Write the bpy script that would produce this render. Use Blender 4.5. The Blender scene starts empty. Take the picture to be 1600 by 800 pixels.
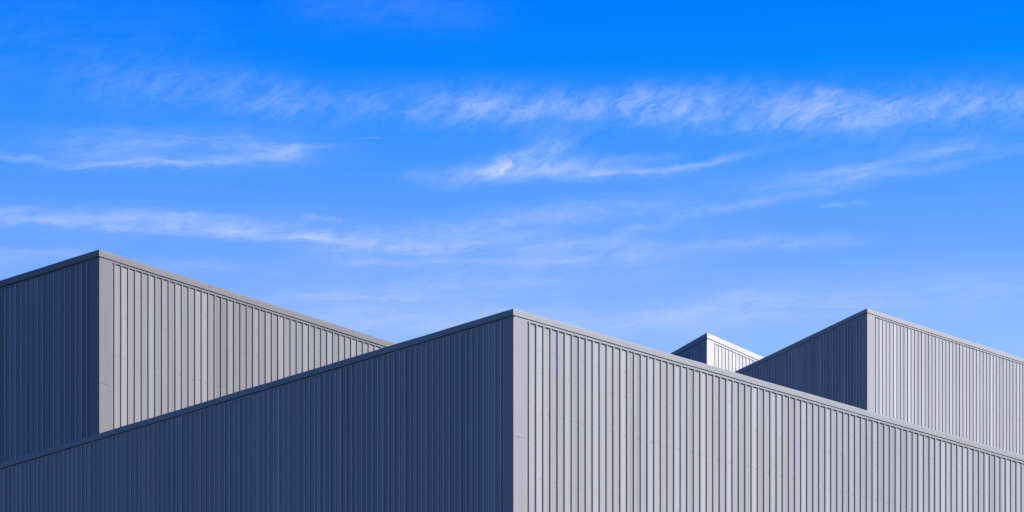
import bpy, bmesh, math, random
from mathutils import Vector
R = math.radians
random.seed(11)
scene = bpy.context.scene
col = scene.collection

# ------------------------------------------------------------------ camera
EYE = 1.6
cam_d = bpy.data.cameras.new("camera")
cam = bpy.data.objects.new("camera", cam_d); col.objects.link(cam)
cam.location = (0, 0, EYE); cam.rotation_euler = (R(90), 0, 0)
cam_d.sensor_width = 36.0
cam_d.lens = 36.0 * 5151 / 1600
cam_d.shift_y = (1983 - 400) / 1600
cam_d.clip_start = 0.5; cam_d.clip_end = 6000
scene.camera = cam
scene.render.resolution_x = 1024; scene.render.resolution_y = 512
scene.view_settings.view_transform = 'Standard'
scene.view_settings.look = 'None'
scene.view_settings.exposure = 0
scene.cycles.max_bounces = 4; scene.cycles.diffuse_bounces = 2; scene.cycles.glossy_bounces = 2

# ------------------------------------------------------------------ node helper
class G:
    def __init__(s, nt): s.nt = nt
    def n(s, typ, **kw):
        nd = s.nt.nodes.new(typ)
        for k, v in kw.items(): setattr(nd, k, v)
        return nd
    def put(s, sock, v):
        if isinstance(v, bpy.types.NodeSocket): s.nt.links.new(v, sock)
        else: sock.default_value = v
    def m(s, op, a, b=0.0, c=0.0, clamp=False):
        nd = s.n('ShaderNodeMath', operation=op); nd.use_clamp = clamp
        for i, v in enumerate((a, b, c)): s.put(nd.inputs[i], v)
        return nd.outputs[0]
    def add(s, a, b): return s.m('ADD', a, b)
    def sub(s, a, b): return s.m('SUBTRACT', a, b)
    def mul(s, a, b): return s.m('MULTIPLY', a, b)
    def xyz(s, x, y, z):
        nd = s.n('ShaderNodeCombineXYZ')
        for i, v in enumerate((x, y, z)): s.put(nd.inputs[i], v)
        return nd.outputs[0]
    def noise(s, vec, scale=1.0, detail=4.0, rough=0.5, dist=0.0, color=False):
        nd = s.n('ShaderNodeTexNoise')
        s.put(nd.inputs['Vector'], vec)
        nd.inputs['Scale'].default_value = scale; nd.inputs['Detail'].default_value = detail
        nd.inputs['Roughness'].default_value = rough; nd.inputs['Distortion'].default_value = dist
        return nd.outputs['Color'] if color else nd.outputs['Fac']
    def rng(s, v, a, b, c=0.0, d=1.0, smooth=False):
        nd = s.n('ShaderNodeMapRange'); nd.clamp = True
        if smooth: nd.interpolation_type = 'SMOOTHSTEP'
        s.put(nd.inputs[0], v)
        for i, x in enumerate((a, b, c, d)): nd.inputs[i + 1].default_value = x
        return nd.outputs[0]
    def ramp(s, v, stops):
        nd = s.n('ShaderNodeValToRGB'); s.put(nd.inputs[0], v)
        e = nd.color_ramp.elements
        while len(e) < len(stops): e.new(0.5)
        for i, (p, c) in enumerate(stops): e[i].position = p; e[i].color = (*c, 1)
        return nd.outputs[0]
    def mix(s, fac, a, b, mode='MIX'):
        nd = s.n('ShaderNodeMix', data_type='RGBA', blend_type=mode)
        s.put(nd.inputs[0], fac)
        for k, v in ((6, a), (7, b)):
            if isinstance(v, tuple): v = (*v, 1) if len(v) == 3 else v
            s.put(nd.inputs[k], v)
        return nd.outputs[2]

def lin(r, g, b):
    def f(c):
        c /= 255.0
        return c / 12.92 if c <= 0.04045 else ((c + 0.055) / 1.055) ** 2.4
    return (f(r), f(g), f(b))

# ------------------------------------------------------------------ sun and sky
SUN_AZ = R(94)      # clockwise from +Y (view direction): the sun stands to the right
SUN_EL = R(33)
world = bpy.data.worlds.new("World"); scene.world = world
world.use_nodes = True
wt = world.node_tree; wt.nodes.clear(); g = G(wt)
sky = g.n('ShaderNodeTexSky', sky_type='NISHITA')
sky.sun_disc = False; sky.sun_elevation = SUN_EL; sky.sun_rotation = SUN_AZ
sky.altitude = 200; sky.air_density = 1.0; sky.dust_density = 0.4; sky.ozone_density = 2.5
tc = g.n('ShaderNodeTexCoord')
sep = g.n('ShaderNodeSeparateXYZ'); g.put(sep.inputs[0], tc.outputs['Generated'])
DX, DY, DZ = sep.outputs
az = g.m('ARCTAN2', DX, DY)                      # radians, 0 = view direction
el = g.m('ARCSINE', DZ)
az = g.mul(az, 57.29578); el = g.mul(el, 57.29578)   # degrees

SKYGRADE = [(0.0, (0.02, 0.044, 0.088)), (0.3143, (0.1915, 0.1998, 0.2304)), (0.3788, (0.1588, 0.1813, 0.2381)), (0.4427, (0.1017, 0.155, 0.2457)), (0.5059, (0.0629, 0.1429, 0.2525)), (0.5683, (0.0254, 0.1266, 0.2604)), (0.63, (0.0014, 0.1072, 0.2674)), (0.691, (0.0, 0.0955, 0.2747)), (1.0, (0.0005, 0.018, 0.084))]
t = g.rng(el, 10.0, 26.0)
tint = g.ramp(t, SKYGRADE)
base = g.mix(1.0, sky.outputs[0], tint, 'MULTIPLY')

# slow and fine warp of the coordinates, so the cirrus bends and frays
wn = g.n('ShaderNodeSeparateXYZ'); g.put(wn.inputs[0], g.noise(g.xyz(g.mul(az, 0.35), g.mul(el, 0.8), 3.1), 1.0, 1, 0.55, color=True))
wn2 = g.n('ShaderNodeSeparateXYZ'); g.put(wn2.inputs[0], g.noise(g.xyz(g.mul(az, 1.3), g.mul(el, 3.6), 9.7), 1.0, 3, 0.62, color=True))
waz = g.add(g.add(az, g.mul(g.sub(wn.outputs[0], 0.5), 0.9)), g.mul(g.sub(wn2.outputs[0], 0.5), 0.55))
wel = g.add(g.add(el, g.mul(g.sub(wn.outputs[1], 0.5), 0.26)), g.mul(g.sub(wn2.outputs[1], 0.5), 0.26))
# fibres: long horizontal ones, short slanted ones, and a patchy density
hor = g.noise(g.xyz(g.mul(waz, 0.8), g.mul(g.sub(wel, g.mul(waz, 0.05)), 7.0), 1.3), 1.0, 6, 0.66, 0.25)
hor = g.rng(hor, 0.34, 0.68)
SL = R(30)
sa = g.add(g.mul(waz, math.cos(SL)), g.mul(wel, math.sin(SL)))
sb = g.sub(g.mul(wel, math.cos(SL)), g.mul(waz, math.sin(SL)))
sla = g.noise(g.xyz(g.mul(sa, 1.9), g.mul(sb, 5.0), 7.7), 1.0, 6, 0.70, 0.25)
sla = g.rng(sla, 0.37, 0.68)
patch = g.noise(g.xyz(g.mul(waz, 0.9), g.mul(wel, 2.2), 14.2), 1.0, 2, 0.5)
patch = g.rng(patch, 0.32, 0.66, 0.55, 0.93)
# streaks: (centre azimuth, centre elevation, half length, half width, slope, bend, strength, fibre mix 0 = horizontal 1 = slanted)
STREAKS = [
    (-8.175, 20.08, 2.892, 0.931, 0, 0.0, 0.08, 0.5),
    (-2.224, 20.91, 1.78, 0.3517, 0, 0.0, 0.12, 0.5),
    (-5.654, 19.588, 1.891, 0.3517, 0.0, 0.0, 0.24, 1),
    (-2.001, 19.44, 2.67, 0.2793, 0.02, 0.0, 0.32, 1),
    (1.112, 19.391, 2.447, 0.3103, 0, 0.0, 0.52, 1),
    (3.887, 19.331, 1.891, 0.3103, -0.02, 0.0, 0.52, 1),
    (5.875, 19.509, 0.501, 0.0931, -0.15, 0.0, 0.4, 1),
    (7.083, 19.252, 2.67, 0.3207, 0.03, 0.0, 0.62, 1),
    (5.379, 19.232, 0.556, 0.0931, 0.5, 0.0, 0.45, 0.8),
    (-5.213, 18.815, 2.002, 0.1345, 0.0, 0.0, 0.42, 0.1),
    (-6.754, 18.415, 2.892, 0.0621, 0.02, 0.0225, 0.5, 0),
    (-3.998, 18.645, 0.779, 0.1034, 0.12, 0.0, 0.34, 0),
    (-5.544, 18.615, 2.336, 0.1862, 0.0, 0.0, 0.26, 0.2),
    (0.133, 18.615, 0.834, 0.1759, 0.3, 0.0, 0.85, 0.9),
    (0.222, 18.415, 1.279, 0.1759, 0.08, 0.0, 0.62, 0.8),
    (2.668, 18.415, 1.891, 0.0724, 0.1, 0.0225, 0.62, 0.25),
    (2.224, 18.575, 0.779, 0.0828, 0.1, 0.0, 0.3, 0.6),
    (0.89, 18.345, 2.336, 0.1241, 0.0, 0.0, 0.3, 0.3),
    (-1.39, 18.295, 0.445, 0.0828, -0.1, 0.0, 0.25, 0.7),
    (5.985, 18.345, 1.78, 0.0931, 0.17, 0.018, 0.62, 0.2),
    (8.066, 18.645, 1.335, 0.1241, 0.0, 0.0, 0.28, 0.2),
    (4.33, 17.923, 2.558, 0.0724, 0.18, -0.009, 0.5, 0.1),
    (6.644, 18.224, 1.668, 0.0724, 0.16, 0.0, 0.26, 0),
    (3.887, 18.094, 2.892, 0.2276, 0.16, 0.0, 0.16, 0.3),
    (-7.739, 17.59, 2.447, 0.1241, 0.0, 0.0, 0.4, 0.3),
    (-6.315, 17.408, 2.892, 0.0828, -0.04, 0.0, 0.46, 0.45),
    (-4.219, 17.367, 1.446, 0.0931, -0.05, 0.0, 0.55, 0.45),
    (-5.324, 17.539, 1.78, 0.1241, -0.04, 0.0, 0.34, 0.5),
    (-0.89, 17.438, 2.558, 0.2276, 0.15, 0.0, 0.32, 0.3),
    (1.335, 17.741, 1.891, 0.1448, 0.1, 0.0, 0.24, 0.3),
    (-0.445, 17.236, 3.782, 0.1448, -0.02, 0.0, 0.36, 0.1),
    (-0.222, 17.032, 2.892, 0.0724, 0.01, 0.0, 0.4, 0),
    (4.551, 17.266, 1.446, 0.0931, 0, 0.0, 0.48, 0.3),
    (-3.278, 17.661, 0.445, 0.0517, 0, 0.0, 0.34, 0.6),
    (5.709, 17.802, 0.4, 0.0414, 0, 0.0, 0.42, 0.4),
    (-2.557, 18.914, 0.245, 0.0228, 0, 0.0, 0.3, 0),
    (-2.668, 16.4, 1.446, 0.0621, 0.04, 0.0, 0.42, 0),
    (0.0, 17.286, 3.671, 0.4655, 0.05, 0.0, 0.22, 0.3),
    (-0.445, 16.676, 3.337, 0.2483, 0.05, 0.0, 0.34, 0.3),
    (-2.224, 16.01, 3.226, 0.3517, 0.02, 0.0, 0.75, 0.3),
    (2.224, 16.061, 3.115, 0.269, 0.05, 0.0, 0.62, 0.2),
    (-6.095, 17.489, 3.337, 0.2896, 0, 0.0, 0.2, 0.4),
    (-6.095, 18.645, 2.892, 0.3103, 0, 0.0, 0.14, 0.4),
    (6.644, 16.369, 3.559, 0.3517, 0.04, 0.0, 0.42, 0.2),
    (-5.213, 16.798, 1.335, 0.1241, -0.02, 0.0, 0.32, 0.1),
    (-8.284, 16.931, 1.335, 0.1655, 0.08, 0.0, 0.42, 0.2)]
tot = None
for (a0, e0, L, W, s_, q_, k_, fm) in STREAKS:
    da = g.sub(waz, a0)
    ctr = g.m('MULTIPLY_ADD', g.m('MULTIPLY_ADD', da, q_, s_), da, e0)
    dv = g.m('DIVIDE', g.sub(wel, ctr), W)
    dh = g.m('DIVIDE', da, L)
    d2 = g.add(g.mul(dv, dv), g.m('POWER', g.m('ABSOLUTE', dh), 4.0))
    amp = g.m('EXPONENT', g.mul(d2, -1.0))
    if fm <= 0: fib = hor
    elif fm >= 1: fib = sla
    else: fib = g.add(g.mul(hor, 1 - fm), g.mul(sla, fm))
    c_ = g.mul(g.mul(amp, g.add(g.mul(fib, 0.82), 0.18)), k_)
    tot = c_ if tot is None else g.add(tot, c_)
tot = g.m('MULTIPLY', tot, patch, clamp=True)
cl = g.mix(tot, base, lin(196, 214, 255))
bg = g.n('ShaderNodeBackground'); g.put(bg.inputs[0], cl); bg.inputs[1].default_value = 1.0
world.cycles.sampling_method = 'MANUAL'; world.cycles.sample_map_resolution = 256
wo = g.n('ShaderNodeOutputWorld'); wt.links.new(bg.outputs[0], wo.inputs[0])

sd = bpy.data.lights.new("sun", 'SUN'); sd.energy = 5.0; sd.angle = R(0.5); sd.color = (1.0, 0.90, 0.80)
sun = bpy.data.objects.new("sun", sd); col.objects.link(sun)
tosun = Vector((math.sin(SUN_AZ) * math.cos(SUN_EL), math.cos(SUN_AZ) * math.cos(SUN_EL), math.sin(SUN_EL)))
sun.rotation_euler = tosun.to_track_quat('Z', 'Y').to_euler()
sun.location = (30, 10, 60)

# ------------------------------------------------------------------ materials
def steel(name, c, rough=0.5, warm=0.0, var=1.0):
    """factory painted sheet steel: tone differs a little from sheet to sheet, faint streaks and dust"""
    mt = bpy.data.materials.new(name); mt.use_nodes = True
    nt = mt.node_tree; g = G(nt); b = nt.nodes['Principled BSDF']
    geo = g.n('ShaderNodeNewGeometry'); P = geo.outputs['Position']
    sp = g.n('ShaderNodeSeparateXYZ'); g.put(sp.inputs[0], P)
    at = g.n('ShaderNodeAttribute', attribute_name='tone')
    st = g.noise(g.xyz(g.mul(sp.outputs[0], 9.0), g.mul(sp.outputs[1], 9.0), g.mul(sp.outputs[2], 0.5)), 1.0, 5, 0.6)
    bl = g.noise(P, 0.55, 4, 0.55)
    sm = g.noise(P, 14.0, 4, 0.65)
    f = g.add(g.mul(g.sub(st, 0.5), 0.16 * var), g.mul(g.sub(bl, 0.5), 0.13 * var))
    f = g.add(f, g.mul(g.sub(sm, 0.5), 0.07 * var))
    f = g.add(f, g.mul(g.sub(at.outputs['Fac'], 0.5), 0.30 * var))
    f = g.add(f, 1.0)
    c1 = g.mix(bl, tuple(x * k for x, k in zip(c, (1.03, 1.0, 0.96))), tuple(x * k for x, k in zip(c, (0.97, 1.0, 1.04))))
    wh = g.n('ShaderNodeTexWhiteNoise', noise_dimensions='1D'); g.put(wh.inputs['W'], g.mul(at.outputs['Fac'], 37.0))
    c1 = g.mix(0.8 * var, c1, g.mix(wh.outputs['Value'], (1.04, 1.0, 0.965), (0.965, 1.0, 1.04)), 'MULTIPLY')
    vm = g.n('ShaderNodeVectorMath', operation='SCALE'); g.put(vm.inputs[0], c1); g.put(vm.inputs['Scale'], f)
    g.put(b.inputs['Base Color'], vm.outputs[0])
    g.put(b.inputs['Roughness'], g.rng(sm, 0.2, 0.8, rough - 0.07, rough + 0.1))
    b.inputs['Specular IOR Level'].default_value = 0.12
    bp = g.n('ShaderNodeBump'); bp.inputs['Strength'].default_value = 0.35; bp.inputs['Distance'].default_value = 0.01
    g.put(bp.inputs['Height'], g.noise(g.xyz(g.mul(sp.outputs[0], 3.0), g.mul(sp.outputs[1], 3.0), g.mul(sp.outputs[2], 1.2)), 1.0, 3, 0.5))
    g.put(b.inputs['Normal'], bp.outputs[0])
    return mt

def simple(name, c, c2, scale, rough, bump=0.2):
    mt = bpy.data.materials.new(name); mt.use_nodes = True
    nt = mt.node_tree; g = G(nt); b = nt.nodes['Principled BSDF']
    geo = g.n('ShaderNodeNewGeometry'); P = geo.outputs['Position']
    n1 = g.noise(P, scale, 6, 0.6); n2 = g.noise(P, scale * 0.07, 4, 0.5)
    g.put(b.inputs['Base Color'], g.mix(g.rng(g.add(g.mul(n1, 0.5), g.mul(n2, 0.5)), 0.3, 0.7), c, c2))
    b.inputs['Roughness'].default_value = rough
    bp = g.n('ShaderNodeBump'); bp.inputs['Strength'].default_value = bump; bp.inputs['Distance'].default_value = 0.02
    g.put(bp.inputs['Height'], n1); g.put(b.inputs['Normal'], bp.outputs[0])
    return mt

M_ground = simple('worn_asphalt', (0.030, 0.034, 0.040), (0.046, 0.050, 0.056), 6.0, 0.9)
M_roof = simple('roof_membrane', (0.26, 0.27, 0.28), (0.34, 0.34, 0.34), 1.2, 0.8)
M_concrete = simple('plinth_concrete', (0.28, 0.27, 0.26), (0.36, 0.35, 0.33), 3.0, 0.85)

# ------------------------------------------------------------------ mesh helpers
def link(name, bm, mat, parent=None, tone=None):
    me = bpy.data.meshes.new(name)
    bm.to_mesh(me); bm.free()
    me.materials.append(mat)
    o = bpy.data.objects.new(name, me); col.objects.link(o)
    if parent: o.parent = parent
    return o

class Frame:
    """a wall plane: p = origin (outer rib crest plane at the corner), d = along the wall, n = outward"""
    def __init__(s, p, d, n): s.p, s.d, s.n = Vector((p[0], p[1], 0)), Vector((d[0], d[1], 0)), Vector((n[0], n[1], 0))
    def at(s, t, o, z): q = s.p + s.d * t + s.n * o; return (q.x, q.y, z)

def facequad(bm, a, b, c, d, tl=None, tone=0.5):
    f = bm.faces.new((a, b, c, d))
    if tl is not None: f[tl] = tone
    return f

def wobble():
    ph = [random.uniform(0, 6.28) for _ in range(3)]; am = [random.gauss(0, 1) for _ in range(3)]
    fr = [random.uniform(0.5, 0.9), random.uniform(1.2, 2.0), random.uniform(2.6, 4.2)]
    return lambda z: am[0] * math.sin(fr[0] * z + ph[0]) + 0.5 * am[1] * math.sin(fr[1] * z + ph[1]) + 0.22 * am[2] * math.sin(fr[2] * z + ph[2])

def cladding(fr, length, t0, pitch, depth, crest, ztop, vis, jit=1.0, rows=True, zpurl=(), flank=0.2, crest_tone=0.1):
    """trapezoidal ribbed sheets; every rib is real relief, slightly out of true as thin sheet is"""
    bm = bmesh.new(); tl = bm.faces.layers.float.new('tone')
    k = pitch / 0.15
    fl = flank * depth
    cols = []; tones = []      # (t, offset, wobble_t, wobble_o, amp_o)
    t = t0; i = 0
    wsheet = wobble(); base = 0.5; cols.append((t, -depth, wsheet, None, 0.0))
    pan = pitch * 0.26          # the first pan next to the corner trim is cut narrow
    wprev = wobble(); blend = lambda a, b: (lambda z: 0.6 * a(z) + 0.4 * b(z))
    while t < length:
        if i % 4 == 0: wsheet = wobble(); base = random.gauss(0.5, 0.12)
        w = blend(wsheet, wobble())
        tilt = random.gauss(0, 1.0) * 0.0014 * k * jit
        po = wobble()
        bright = random.gauss(0, 0.12) + (0.55 if i % 4 == 2 else 0.0)
        tn = base + bright
        m1 = t + pan * random.uniform(0.26, 0.42); m2 = t + pan * random.uniform(0.62, 0.78)
        cols.append((m1, -depth + tilt + 0.0006 * k, w, po, 0.0006 * k)); tones.append(tn + random.gauss(0.06, 0.10))
        cols.append((m2, -depth - tilt * 0.6, w, po, 0.0006 * k)); tones.append(tn + random.gauss(0, 0.12))
        cols.append((t + pan - fl, -depth, w, None, 0.0)); tones.append(tn + random.gauss(-0.10, 0.10))
        cols.append((t + pan, 0.0, w, None, 0.0)); tones.append(0.42)
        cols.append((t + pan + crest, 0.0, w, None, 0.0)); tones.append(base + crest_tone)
        cols.append((t + pan + crest + fl, -depth, w, None, 0.0)); tones.append(base)
        t = t + pan + crest + fl; pan = pitch - crest - fl; i += 1
    zt0 = ztop(0)
    if rows:
        zs = [0.0]; z = vis
        while z < 0.9999: zs.append(z); z += (1 - vis) / 16.0
        if zpurl:
            hh = zt0 - 0.35
            for q, on in ((zpurl[2], 1), (zpurl[3], 1)):
                for dz_ in (-0.05, -0.022, 0.0, 0.022, 0.05): zs.append(1 - (q + dz_ * k) / hh)
        zs.append(1.0); zs.sort()
    else: zs = [0.0, 1.0]
    grid = []
    for (ct, co, wt_, wo_, ao) in cols:
        ct_c = min(ct, length)
        top = ztop(ct_c); line = []
        pz = [(1 - q / (zt0 - 0.35), random.gauss(0, 0.0014 * k) * (1.0 if q == zpurl[2] else 0.5)) for q in zpurl[2:4]] if (rows and zpurl and wo_) else []
        for s in zs:
            z = 0.35 + s * (top - 0.35)
            fade = 1.0 if s < 0.999 else 0.35
            dt = wt_(z) * 0.0017 * k * jit * fade
            do = (wo_(z) * ao * jit if wo_ else 0.0)
            for (ps, pa) in pz:
                x_ = (s - ps) * (top - 0.35) / (0.024 * k)
                if abs(x_) < 3: do -= abs(pa) * math.exp(-x_ * x_)
            line.append(bm.verts.new(fr.at(ct_c + dt, co + do, z)))
        grid.append(line)
    for i in range(len(grid) - 1):
        if cols[i][0] >= length: break
        for j in range(len(zs) - 1):
            facequad(bm, grid[i][j], grid[i + 1][j], grid[i + 1][j + 1], grid[i][j + 1], tl, tones[i])
    # screw heads in the pans, on the lines of the purlins, with the little dent each one draws
    if rows:
        i = 1
        while i + 6 < len(cols):
            tm = (cols[i][0] + cols[i + 1][0]) / 2 + 0.012 * k
            for zz in zpurl:
                z = ztop(tm) - zz + random.uniform(-0.006, 0.006)
                r = 0.0055 * k
                ring = []
                for a in range(6):
                    an = a * math.pi / 3
                    ring.append((tm + r * math.cos(an), z + r * math.sin(an)))
                lo = [bm.verts.new(fr.at(a, -depth - 0.001, b)) for a, b in ring]
                hi = [bm.verts.new(fr.at(tm + (a - tm) * 0.8, -depth + 0.006 * k, z + (b - z) * 0.8)) for a, b in ring]
                for a in range(6):
                    facequad(bm, lo[a], lo[(a + 1) % 6], hi[(a + 1) % 6], hi[a], tl, 0.1)
                f = bm.faces.new(hi); f[tl] = 0.1
            i += 12
    bmesh.ops.recalc_face_normals(bm, faces=bm.faces[:])
    return bm

def sweep(bm, rows_, tl=None, tone=0.5, closed=False):
    """rows_: list of stations, each a list of points; quads between neighbouring stations"""
    vs = [[bm.verts.new(p) for p in r] for r in rows_]
    for i in range(len(vs) - 1):
        n = len(vs[i]); rng_ = range(n) if closed else range(n - 1)
        for j in rng_:
            k2 = (j + 1) % n
            facequad(bm, vs[i][j], vs[i][k2], vs[i + 1][k2], vs[i + 1][j], tl, tone)
    return vs

def building(name, label, P, a_deg, top, kL, lenR, lenL, pitchR, pitchL, fascia, strip, cwR, cwL, depth, vis_m, mats, group):
    a = R(a_deg); b = math.pi / 2 - a
    dR = Vector((math.sin(a), math.cos(a), 0)); dL = Vector((-math.sin(b), math.cos(b), 0))
    nR = -dL; nL = -dR
    P = Vector((P[0], P[1], 0))
    root = bpy.data.objects.new(name, None); col.objects.link(root)
    root.location = P; root['label'] = label; root['category'] = 'building'; root['group'] = group
    root.empty_display_size = 1.0
    O = Vector((0, 0, 0))
    k = fascia / 0.10
    wallR = Frame(O, dR, nR); wallL = Frame(O, dL, nL)
    backR = Frame(dL * lenL + dR * lenR, -dR, -nR)       # far long side
    backL = Frame(dR * lenR + dL * lenL, -dL, -nL)
    mR, mTrim, mL, mTrimL = mats
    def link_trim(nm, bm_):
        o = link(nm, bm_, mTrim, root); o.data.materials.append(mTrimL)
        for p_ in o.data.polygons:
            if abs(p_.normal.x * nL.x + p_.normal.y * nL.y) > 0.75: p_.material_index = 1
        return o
    zf = lambda tL: top - kL * tL                         # top of the coping
    under = fascia + strip
    purl = [q * k for q in (0.36, 0.72, 1.33, 2.30, 3.25)]
    visf = lambda h: max(0.02, 1 - vis_m / h)
    # walls
    link('wall_cladding', cladding(wallR, lenR - 0.02, cwR, pitchR, depth, pitchR * 0.175, lambda t: top - under + 0.012, visf(top), zpurl=purl), mR, root)
    link('wall_cladding', cladding(wallL, lenL - 0.02, cwL, pitchL, depth * pitchL / pitchR, pitchL * 0.175, lambda t: zf(t) - under + 0.012, visf(top), zpurl=purl, flank=0.25, crest_tone=2.4), mL, root)  # shaded wall: rib crests coloured lighter to stand in for sky light
    link('wall_cladding', cladding(backR, lenR - 0.02, 0.02, pitchR * 2, depth, pitchR * 0.3, lambda t: zf(lenL) - under + 0.012, 0, rows=False), mR, root)
    link('wall_cladding', cladding(backL, lenL - 0.02, 0.02, pitchL * 2, depth, pitchL * 0.3, lambda t: zf(lenL - t) - under + 0.012, 0, rows=False), mR, root)

    # closed ring of the four corners, used by coping, strip, plinth
    def ring(off, offl=None):
        if offl is not None: return [(-offl, -off), (lenR + off, -off), (lenR + off, lenL + off), (-offl, lenL + off)]
        return [(-off, -off), (lenR + off, -off), (lenR + off, lenL + off), (-off, lenL + off)]
    def pt(r, l, z): q = dR * r + dL * l; return (q.x, q.y, z)

    # eaves flashing under the coping: thin flat strip just proud of the rib crests
    bm = bmesh.new(); tl = bm.faces.layers.float.new('tone')
    e = 0.0035 * k
    st = []
    for (r, l) in ring(e, -depth * 0.5) + [ring(e, -depth * 0.5)[0]]:
        inn = (r + (e + depth if r < 1 else -(e + depth)), l + (e + depth if l < 0 else -(e + depth)))
        z0 = zf(max(0, min(lenL, l))) - under; z1 = zf(max(0, min(lenL, l))) - fascia + 0.02 * k
        st.append([pt(inn[0], inn[1], z0 + 0.001), pt(r, l, z0), pt(r, l, z1)])
    sweep(bm, st, tl, 0.55)
    bmesh.ops.recalc_face_normals(bm, faces=bm.faces[:])
    link_trim('eaves_flashing', bm)

    # coping: folded profile (drip lip, fascia, rounded shoulder, top, rear leg) swept round the building
    h = fascia; o1 = 0.013 * k
    prof = [(o1 - 0.008 * k, -h + 0.0045 * k), (o1 + 0.004 * k, -h), (o1 + 0.004 * k, -h + 0.004 * k), (o1, -h + 0.012 * k),
            (o1, -h * 0.42), (o1 - 0.001 * k, -h * 0.16), (o1 - 0.006 * k, -h * 0.05), (o1 - 0.017 * k, 0.0),
            (-0.20 * k, -0.015 * k), (-0.34 * k, -0.03 * k), (-0.34 * k, -0.20 * k)]
    bm = bmesh.new(); tl = bm.faces.layers.float.new('tone')
    def stations(c0, c1):
        n = max(2, int((Vector(c1) - Vector(c0)).length / (0.75 * k)))
        return [tuple(c0[i] + (c1[i] - c0[i]) * j / n for i in range(2)) for j in range(n)]
    corners = [(0, 0), (lenR, 0), (lenR, lenL), (0, lenL)]
    outs = [(-1, -1), (1, -1), (1, 1), (-1, 1)]
    st = []
    for i in range(4):
        c0, c1 = corners[i], corners[(i + 1) % 4]; u0, u1 = outs[i], outs[(i + 1) % 4]
        n = max(2, int(math.hypot(c1[0] - c0[0], c1[1] - c0[1]) / (0.6 * k)))
        for j in range(n):
            s = j / n
            jz = 0 if j == 0 else random.gauss(0, 0.0016 * k); jo = 0 if j == 0 else random.gauss(0, 0.0014 * k)
            row = []
            for (o, z) in prof:
                p0 = (c0[0] + u0[0] * o, c0[1] + u0[1] * o); p1 = (c1[0] + u1[0] * o, c1[1] + u1[1] * o)
                r = p0[0] + (p1[0] - p0[0]) * s; l = p0[1] + (p1[1] - p0[1]) * s
                if i in (0, 2): l += (u0[1]) * jo
                else: r += (u0[0]) * jo
                row.append(pt(r, l, zf(max(0, min(lenL, l))) + z + jz))
            st.append(row)
    st.append(st[0])
    sweep(bm, st, tl, 0.5)
    bmesh.ops.remove_doubles(bm, verts=bm.verts[:], dist=0.0004)
    bmesh.ops.recalc_face_normals(bm, faces=bm.faces[:])
    link_trim('coping', bm)

    # vertical corner flashings, in lengths that lap over one another
    seg = 1.75 * k
    def corner_trim(o_r, o_l, sr, sl, wr, wl, ztop_, fine=True):
        bm = bmesh.new(); tl = bm.faces.layers.float.new('tone')
        z1 = ztop_ - under + 0.004; idx = 0
        while z1 > 0.36:
            z0 = max(0.35, z1 - (seg if idx == 0 else 2.4 * k)); idx += 1
            e0 = 0.0036 * k
            n = 9 if fine else 1
            st = []
            tn = random.uniform(0.42, 0.58)
            wa, wb = wobble(), wobble()
            for j in range(n + 1):
                s = j / n; z = z0 + (z1 - z0) * s
                e1 = e0 - 0.0014 * k * s            # each length tucks in under the one above
                row = [(wr, -depth * 0.9), (wr, e1), (wr * 0.80, e1 + 0.0012 * k + wa(z) * 0.0016 * k), (wr * 0.34, e1 + wb(z) * 0.0018 * k),
                       (0.010 * k, e1 + 0.0006 * k)]
                pts = [pt(o_r + sr * x, o_l - sl * y, z) for x, y in row]
                pts.append(pt(o_r - sr * (e1 - 0.0018 * k), o_l - sl * (e1 - 0.0018 * k), z))
                rowl = [(0.010 * k, e1 + 0.0006 * k), (wl * 0.4, e1 + wa(z + 3) * 0.0006 * k), (wl * 0.8, e1 + 0.001 * k + wb(z + 3) * 0.0006 * k), (wl, e1), (wl, -depth * 0.9)]
                pts += [pt(o_r - sr * y, o_l + sl * x, z) for x, y in rowl]
                st.append(pts)
            sweep(bm, st, tl, tn)
            z1 = z0 + 0.03 * k if z0 > 0.4 else 0
            if idx > 30: break
        bmesh.ops.recalc_face_normals(bm, faces=bm.faces[:])
        return bm
    link_trim('corner_flashing', corner_trim(0, 0, 1, 1, cwR, cwL, top))
    link_trim('corner_flashing', corner_trim(lenR, 0, -1, 1, cwR, cwL, top, False))
    link_trim('corner_flashing', corner_trim(0, lenL, 1, -1, cwR, cwL, zf(lenL), False))
    link_trim('corner_flashing', corner_trim(lenR, lenL, -1, -1, cwR, cwL, zf(lenL), False))

    # roof deck behind the parapet
    bm = bmesh.new()
    i_ = 0.30 * k
    vs = [bm.verts.new(pt(r, l, zf(l) - 0.19 * k)) for r, l in ((i_, i_), (lenR - i_, i_), (lenR - i_, lenL - i_), (i_, lenL - i_))]
    bm.faces.new(vs)
    link('roof', bm, M_roof, root)
    # concrete plinth
    bm = bmesh.new(); q = 0.03
    st = []
    for (r, l) in ring(-0.03) + [ring(-0.03)[0]]:
        st.append([pt(r, l, 0.36), pt(r, l, -0.2)])
    sweep(bm, st)
    bmesh.ops.recalc_face_normals(bm, faces=bm.faces[:])
    link('plinth', bm, M_concrete, root)
    return root

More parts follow.
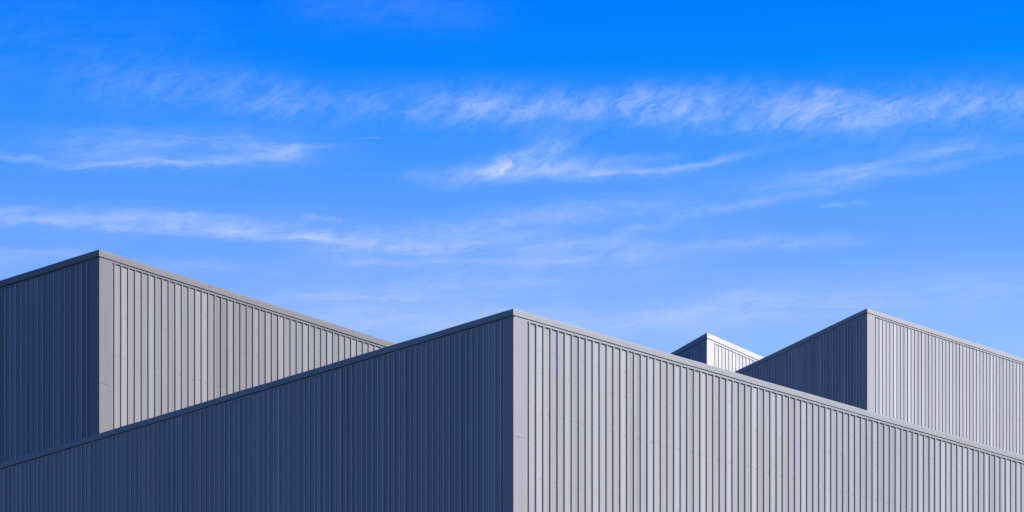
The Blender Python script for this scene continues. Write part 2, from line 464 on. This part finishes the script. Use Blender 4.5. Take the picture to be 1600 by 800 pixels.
c1 = steel('grey_cladding', (0.43, 0.435, 0.435))
m_front = (c1, steel('grey_trim', (0.425, 0.428, 0.428), 0.45, var=0.55), steel('grey_cladding_shaded', (0.40, 0.375, 0.35)), steel('grey_trim_shaded', (0.39, 0.37, 0.35), 0.45, var=0.55))  # last pair: slightly darker copies for the shaded side, shade put into the colour
c2 = steel('dark_grey_cladding', (0.305, 0.312, 0.316)); t2 = steel('dark_grey_trim', (0.265, 0.266, 0.265), 0.45, var=0.5)
m_left = (c2, t2, c2, t2)
m_right = (steel('light_grey_cladding', (0.50, 0.505, 0.51)), steel('light_grey_trim', (0.49, 0.49, 0.485), 0.45, var=0.5), steel('light_grey_cladding_shaded', (0.21, 0.26, 0.30)), steel('light_grey_trim_shaded', (0.23, 0.28, 0.33), 0.45, var=0.5))  # last pair deepens the shaded side by a darker, bluer colour
m_small = (steel('white_cladding', (0.71, 0.71, 0.71), var=0.6), steel('white_trim', (0.75, 0.745, 0.74), 0.45, var=0.3), steel('white_cladding_shaded', (0.20, 0.27, 0.34)), steel('white_trim_shaded', (0.22, 0.30, 0.38), 0.45, var=0.4))  # last pair: shaded-side copies of the white, with blue shade mixed into the colour
GR = 'flat roofed buildings clad in ribbed metal sheet'
building('warehouse', 'nearest grey ribbed metal warehouse whose tall corner stands in the middle', (0.019, 48.0), 45.347, 15.587, 0.0047, 22, 17, 0.1495, 0.1211,
         0.098, 0.040, 0.285, 0.224, 0.0168, 5.5, m_front, GR)
building('warehouse', 'darker grey metal warehouse at the far left, rising behind the nearest one', (-9.016, 72.0), 40.336, 23.874, 0.0137, 16, 14, 0.2051, 0.1806,
         0.155, 0.052, 0.394, 0.336, 0.0225, 6.5, m_left, GR)
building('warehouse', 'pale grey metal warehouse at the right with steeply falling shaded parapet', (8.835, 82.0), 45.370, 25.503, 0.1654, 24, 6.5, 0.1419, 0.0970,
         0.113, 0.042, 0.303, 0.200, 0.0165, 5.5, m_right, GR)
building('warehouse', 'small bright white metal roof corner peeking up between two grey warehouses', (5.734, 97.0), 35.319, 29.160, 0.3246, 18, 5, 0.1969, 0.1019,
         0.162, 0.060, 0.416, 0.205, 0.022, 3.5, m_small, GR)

# ------------------------------------------------------------------ ground
bm = bmesh.new()
n = 24; S = 3000.0
gv = {}
def gco(i): 
    u = (i / n) * 2 - 1
    return math.copysign(abs(u) ** 2.2, u) * S
for i in range(n + 1):
    for j in range(n + 1):
        gv[i, j] = bm.verts.new((gco(i), gco(j) + 40, 0))
for i in range(n):
    for j in range(n):
        bm.faces.new((gv[i, j], gv[i + 1, j], gv[i + 1, j + 1], gv[i, j + 1]))
go = link('ground', bm, M_ground)
go['kind'] = 'structure'; go['label'] = 'flat grey asphalt yard around the warehouses'
